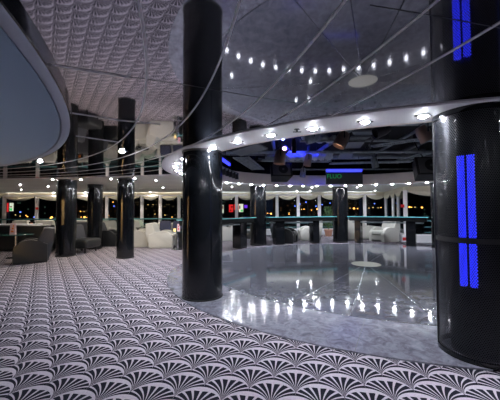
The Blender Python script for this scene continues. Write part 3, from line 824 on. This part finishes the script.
g1 = armchair('greenish', 'pale green armchair under the windows between the slim columns', GB, g(107, 238.7, .3), -.2)
clone(g1, 'pale green armchair under the windows right of the slim column', g(141, 238.3, .3), -.2)
# banquette, left
p = on_y(0, 243, 8.6)
def sofa(x0, x1, y, fab, label, rz=0, H=.80):
    t = thing('sofa', label, 'sofa', (x0, y, 0), rz); L = x1-x0
    obj('base', box(N(), 0, L, -.1, .75, .03, .26, .02), fab, t)
    n = max(1, round(L/.75))
    for i in range(n):
        obj('seat_cushion', box(N(), L*i/n+.005, L*(i+1)/n-.005, .12, .76, .26, .43, .04), fab, t, smooth=True)
    b = N(); box(b, 0, L, -.12, .12, .03, H, .07, 4); obj('backrest', b, fab, t, smooth=True)
    for xx in (0, L-.14): obj('arm', box(N(), xx, xx+.14, -.1, .74, .03, .56, .04), fab, t, smooth=True)
    return t
sofa(-9.2, -6.35, 9.35, 'charcoal', 'long black sofa back running behind the charcoal armchair at left', H=.84)
s = sofa(-2.45, -1.05, 11.95, 'beige', 'pale sofa carrying the two navy cushions', H=.78)
s.rotation_euler = (0, 0, PI)
for (x, rz, lab) in ((-3.42, .12, 'navy cushion leaning left of its pair behind the pale armchair'), (-2.90, -.1, 'navy cushion right of its pair behind the pale armchair')):
    b = N(); box(b, -.22, .22, -.06, .06, -.21, .21, .055, 4)
    o = obj('cushion', b, 'navy', loc=(x, 11.66, .66), rot=(-.3, 0, rz), smooth=True); tag(o, lab, 'cushion', 'navy cushions')

# tables
def glass_table(x, y, label, h=.66, r=.36, top='glass', rt=.36):
    t = thing('cocktail_table', label, 'table', (x, y, 0))
    obj('table_top', lathe(N(), [(0, h-.02), (r, h-.02), (r+.004, h-.01), (r, h), (0, h)], 40), 'tealglass' if False else top, t, smooth=True)
    obj('stem', tube(N(), [(0, 0, .02), (0, 0, h-.02)], .03, 14), 'chrome', t, smooth=True)
    obj('foot', lathe(N(), [(0, 0), (.22, 0), (.22, .012), (.05, .03), (0, .03)], 32), 'chrome', t, smooth=True)
    return t
def menu(x, y, z, label, w=.13, h=.30, m1='pink', m2='orange'):
    t = thing('menu_card', label, 'menu', (x, y, z))
    b = N(); extrude_poly(b, [(-.04, 0), (.04, 0), (.012, h), (-.012, h)], 'y', -w/2, w/2); b.transform(Matrix.Rotation(PI/2+.3, 4, 'Z'))
    cdd = obj('card', b, m1, t)
    for i, zz in enumerate((.05, .13, .20)):
        b = N(); box(b, -w*.3+.02*i, w*.2, -.046+zz*.10, -.040+zz*.10, zz, zz+.05); b.transform(Matrix.Rotation(.3, 4, 'Z')); obj('picture', b, m2, cdd)
M['toptint'] = mat('dark_teal_glass_top', (.02, .07, .07), .08, 0, .8)
p = on_z(12, 258.5, 0)
glass_table(p.x, p.y+.12, 'small round glass table with chrome stem at the left edge', top='toptint', h=.655, r=.42)
menu(p.x-.07, p.y+.10, .655, 'pink menu card standing on the glass table at the left edge')
q = Vector((-2.40, 9.6, 0))
glass_table(q.x, q.y, 'small glass table with chrome stem beside the near left column', h=.60, r=.20, top='toptint')
menu(q.x+.02, q.y+.02, .60, 'bright menu holder on the glass table beside the near left column', w=.09, h=.24, m2='red')
o = obj('candle_holder', lathe(N(), [(0, 0), (.035, 0), (.045, .09), (.035, .09), (.03, .01), (0, .01)], 20), 'candle', loc=(q.x-.09, q.y-.05, .60), smooth=True); tag(o, 'lit candle glass on the small table beside the near left column', 'candle')
b = N(); box(b, -.11, .11, -.2, .2, .0, .62, .015)
t = thing('side_cabinet', 'dark narrow cabinet just left of the near left column', 'cabinet', (q.x-.03, q.y+.55, 0)); obj('body', b, 'black', t); obj('top', box(N(), -.12, .12, -.21, .21, .62, .64, .004), 'gloss', t)
q = on_z(138, 243, 0)
glass_table(q.x, q.y, 'round black table between the pale armchairs near the slim column', h=.62, r=.38, top='gloss')
# low tables with menu lamps under the far left windows
for (px, Y, lab) in ((32, 12.6, 'at far left behind the banquette'), (79, 12.6, 'in the gap between the left columns')):
    q = on_y(px, 230, Y)
    glass_table(q.x, Y, 'round black table %s' % lab, h=.62, r=.32, top='gloss')
    t = thing('menu_stand', 'black menu stand with orange print %s' % lab, 'menu', (q.x, Y, .62))
    obj('block', box(N(), -.12, .12, -.04, .04, 0, .20, .008), 'black', t); obj('print', box(N(), -.05, .05, -.046, -.041, .05, .15), 'orange', t)
# white window ledge table at far left
t = thing('ledge', 'white shelf ledge behind the black sofa at far left', 'shelf', (-10.3, 10.6, 0))
obj('top', box(N(), 0, 2.6, -.15, .15, .78, .82, .01), 'plinth', t)
for x in (.2, 2.4): obj('leg', box(N(), x-.03, x+.03, -.1, .1, 0, .78), 'black', t)

# plant
p = on_z(328, 236, 0)
t = thing('potted_plant', 'bushy green plant in a terracotta pot under the far windows', 'plant', (p.x, p.y-.1, 0))
obj('pot', lathe(N(), [(0, 0), (.14, 0), (.20, .28), (.22, .28), (.22, .33), (.19, .33), (.18, .29), (0, .29)], 32), 'terra', t, smooth=True)
obj('soil', lathe(N(), [(0, .285), (.18, .285), (0, .31)], 20), 'soil', t)
b = N()
for i in range(230):
    a = random.random()*2*PI; z0 = .35+random.random()*1.0; rr = .05+random.random()*.24*(1.25-z0*.75)
    base = Vector((math.cos(a)*rr, math.sin(a)*rr, z0)); d = Vector((math.cos(a)*.5, math.sin(a)*.5, .8)).normalized()
    s = d.cross(Vector((0, 0, 1))).normalized()*.022; ln = .16+.08*random.random(); up = Vector((math.cos(a), math.sin(a), -.5))*.02
    v = [b.verts.new(base), b.verts.new(base+d*ln*.5+s+up*0), b.verts.new(base+d*ln-up*-1), b.verts.new(base+d*ln*.5-s)]
    b.faces.new(v)
obj('foliage', b, 'leaf', t)
b = N()
for i in range(5):
    a = i*1.25; tube(b, [(0, 0, .29), (math.cos(a)*.06, math.sin(a)*.06, .8), (math.cos(a)*.10, math.sin(a)*.10, 1.25)], .012, 6)
obj('stem', b, 'leaf', t)

# ================================================================== OUTSIDE, NIGHT CITY
GZ = -7.5
o = obj('quay', box(N(), -220, 160, YW+2, 320, GZ-.3, GZ), 'quay'); o['kind'] = 'structure'
FA = [facade('facade_warm', (.014, .013, .014), (1, .62, .28), .16), facade('facade_cool', (.012, .014, .018), (.55, .7, 1), .10), facade('facade_green', (.013, .016, .016), (.6, 1, .7), .07), facade('facade_dark', (.02, .016, .014), (1, .45, .18), .22)]
blds = [(-190, -150, 130, 20, 'low wide dark building at the far left of the night shore'), (-140, -112, 120, 32, 'tall dark block left of the billboard tower across the water'), (-104, -80, 125, 15, 'low warm-lit building behind the left windows'),
        (-74, -56, 115, 40, 'tall dark tower seen through the left windows'), (-50, -32, 125, 22, 'mid-height block behind the slim columns'), (-27, -16, 110, 36, 'narrow tall block left of the near column'), (-12, 6, 120, 14, 'low building behind the red signs'),
        (10, 22, 112, 30, 'blue-lit tower seen above the left bar counter'), (27, 46, 122, 18, 'wide low block behind the middle windows'), (50, 62, 115, 34, 'slim tower behind the potted plant'), (66, 92, 130, 16, 'low orange-lit building behind the right counter'), (98, 140, 125, 24, 'dark block at far right beyond the column')]
for i, (x0, x1, y, h, lab) in enumerate(blds):
    t = thing('building', lab, 'building', ((x0+x1)/2, y, GZ)); w = x1-x0
    obj('wall', box(N(), -w/2, w/2, 0, 14, 0, h), FA[i % 4], t)
    obj('roof_parapet', box(N(), -w/2-.3, w/2+.3, -.3, 14.3, h, h+.8), 'quay', t)
def billboard(px0, px1, py0, py1, Y, m, label, extra=()):
    a = on_y(px0, py0, Y); b_ = on_y(px1, py1, Y); w = b_.x-a.x; h = a.z-b_.z
    t = thing('illuminated_sign', label, 'sign', (a.x+w/2, Y, GZ))
    z0 = b_.z-GZ
    obj('screen', box(N(), -w/2, w/2, -.1, .1, z0, z0+h), m, t)
    obj('post', box(N(), -.15, .15, .12, .4, 0, z0+h*.5), 'black', t)
    for (fx0, fx1, fz0, fz1, mm) in extra:
        obj('panel', box(N(), -w/2+w*fx0, -w/2+w*fx1, -.16, -.11, z0+h*fz0, z0+h*fz1), mm, t)
billboard(5, 8, 203, 212, 60, 'redsign', 'tall red lit sign outside the far left window')
billboard(10, 13, 203, 211, 60, 'whitesign', 'white and green lit sign right of the red one outside far left', ((.1, .9, .05, .35, 'greensign'), (.2, .8, .45, .6, 'orange')))
billboard(229, 233, 204.6, 212, 60, 'redsign', 'red lit sign outside, left of the window post near the column', ((.55, .9, .6, .8, 'black'), (.2, .6, .15, .3, 'black')))
billboard(234, 238.6, 204.2, 210, 60.6, 'redsign', 'second red lit sign behind the window post near the column')
billboard(238.8, 243.2, 204, 212, 61, 'whitesign', 'white and green lit sign right of the red signs above the counter', ((.45, .95, .05, .3, 'greensign'), (.1, .35, .4, .8, 'black')))
billboard(244.2, 247.4, 205, 208, 61, 'purplesign', 'small purple lit sign beside the far left black column')
billboard(221.6, 223.6, 205, 213, 60, 'whitesign', 'pale lit sign outside just right of the near column', ((.1, .9, .5, .9, 'orange'),))
lampset = [(26, 215.3, 0), (27.5, 216.4, 0), (15.5, 214.8, 1), (51.7, 217.2, 2), (50.5, 218, 0), (81, 217, 0), (84.5, 217, 2), (87, 217.4, 0), (80.5, 211.3, 0), (84, 211.5, 1), (108.3, 215.4, 2), (113, 202, 0), (141, 216, 0), (148, 204.5, 1), (153, 204.5, 1), (131, 214, 0), (155, 214, 1), (172, 217, 0), (177, 219, 0), (165, 215, 1),
           (267.5, 213.2, 0), (271, 213.5, 2), (289, 212.6, 1), (289, 214, 0), (301.5, 209.3, 1), (304, 209, 0), (311.5, 210, 0), (317.2, 209, 2), (318, 213, 0), (297, 209, 1), (350, 208, 1), (354, 208.3, 2), (357.5, 208.5, 0), (369, 208, 1), (373, 207.4, 1), (378, 207.8, 1), (381, 207.5, 0), (409.5, 207, 2), (411.5, 207.2, 0), (415, 207.2, 1), (422, 207.4, 2), (433, 207, 0), (3, 215.5, 0), (20, 216, 1)]
cool = [(20, 212), (34, 217), (114, 206), (374.5, 203.5), (322, 204.5), (330, 203), (300, 204), (306, 202), (295, 206), (316, 206), (20.5, 212)]
def lamp_place(px, py, Y, s, m, lab, grp):
    p = on_y(px, py, Y)
    t = thing('street_lamp', lab, 'street lamp', (p.x, Y, GZ), 0, grp)
    h = p.z-GZ
    obj('pole', tube(N(), [(0, 0, 0), (0, 0, h-s)], .08, 6), 'black', t)
    obj('lamp_head', lathe(N(), [(0, h-s), (s, h-s*.3), (s*.8, h+s*.4), (0, h+s*.6)], 10), m, t, smooth=True)
def where(px):
    for lim, w in ((17, 'through the leftmost window'), (37, 'through the first wide left window'), (57, 'left of the left black column'), (90, 'between the left columns'), (117, 'just left of the slim column'), (182, 'between slim and near columns'), (250, 'behind the signs'), (298, 'above the left end of the middle counter'), (333, 'left of the column under the banner'), (365, 'right of the column under the banner'), (386, 'above the right counter'), (600, 'through the rightmost windows')):
        if px < lim: return w
from collections import Counter
cnt = Counter()
for px, py, s in sorted(lampset):
    w = where(px); lab = '%s orange night lamp from the left seen %s' % (ordn[cnt[w]], w); cnt[w] += 1
    lamp_place(px, py, 75+random.random()*15, (.15, .11, .28)[s], 'sodium' if s != 1 else 'sodium2', lab, 'orange lamps along the quay')
cnt = Counter()
for px, py in sorted(cool):
    w = where(px); lab = '%s blue night lamp from the left seen %s' % (ordn[cnt[w]], w); cnt[w] += 1
    lamp_place(px, py, 80+random.random()*15, .2, 'coollamp', lab, 'blue lamps across the quay')

# ================================================================== ADDED LIGHT: unseen warm-lit partition at left, troughs at the window head
t = None
struct('wall_partition', box(N(), -7.5, -4.5, 3.3, 3.4, 0, 2.13), 'wallwarm')  # unseen partition, added so the black columns reflect a warm streak
for x in (-7.0, -6.0, -5.0):
    spot_to('partition_lamp', (x, 4.0, 2.10), (x, 3.4, .8), 520, (1, .74, .42), 80)  # unseen spots, added to light the partition
# troughs with area lamps, added to brighten the pale ceiling and valances
for i in range(7):
    x = -14.2+i*3.2
    t = thing('added_light_trough', '%s slim added light trough from the left above the far window valances' % ordn[i], 'light trough', (x, 14.45, 2.03), 0, 'added window head light troughs')
    obj('channel', box(N(), -1.3, 1.3, -.05, .05, -.02, 0, .004), 'frame', t)
    obj('lip', box(N(), -1.3, 1.3, -.06, -.05, -.02, .04, .002), 'frame', t)
    for xx in (-1.1, 1.1): obj('hanger', box(N(), xx-.006, xx+.006, -.006, .006, 0, CEIL-2.03), 'frame', t)
    l = bpy.data.lights.new('added_uplight', 'AREA'); l.shape = 'RECTANGLE'; l.size = 2.5; l.size_y = .05; l.energy = 7; l.color = (1, .90, .74) if x < -2 else (.85, .93, 1)
    o = bpy.data.objects.new('lamp', l); C.objects.link(o); o.parent = t; o.location = (0, 0, .005); o.rotation_euler = (PI, 0, 0)

# ------------------------------------------------------------------ world
w = bpy.data.worlds.new('night'); bpy.context.scene.world = w; w.use_nodes = True
bg = w.node_tree.nodes['Background']; bg.inputs[0].default_value = (.010, .014, .028, 1); bg.inputs[1].default_value = .5

# ------------------------------------------------------------------ camera
cd = bpy.data.cameras.new('camera'); cam = bpy.data.objects.new('camera', cd); C.objects.link(cam)
cd.sensor_fit = 'HORIZONTAL'; cd.sensor_width = 36; cd.lens = F/500*36; cd.clip_start = .05; cd.clip_end = 600
fw = ray(250, 200).normalized(); rt = (ray(251, 200)-ray(250, 200)).normalized(); up = (ray(250, 199)-ray(250, 200)).normalized()
m = Matrix((rt, up, -fw)).transposed().to_4x4(); m.translation = (0, 0, EYE); cam.matrix_world = m
S = bpy.context.scene; S.camera = cam
S.view_settings.view_transform = 'Standard'; S.view_settings.look = 'None'; S.view_settings.gamma = 1; S.view_settings.use_curve_mapping = False
S.view_settings.exposure = 0
S.cycles.use_denoising = True
S.cycles.sample_clamp_indirect = 6; S.cycles.sample_clamp_direct = 0
S.cycles.max_bounces = 10; S.cycles.glossy_bounces = 6; S.cycles.diffuse_bounces = 4; S.cycles.transparent_max_bounces = 12
S.cycles.caustics_reflective = True; S.cycles.caustics_refractive = False
S.cycles.use_light_tree = True
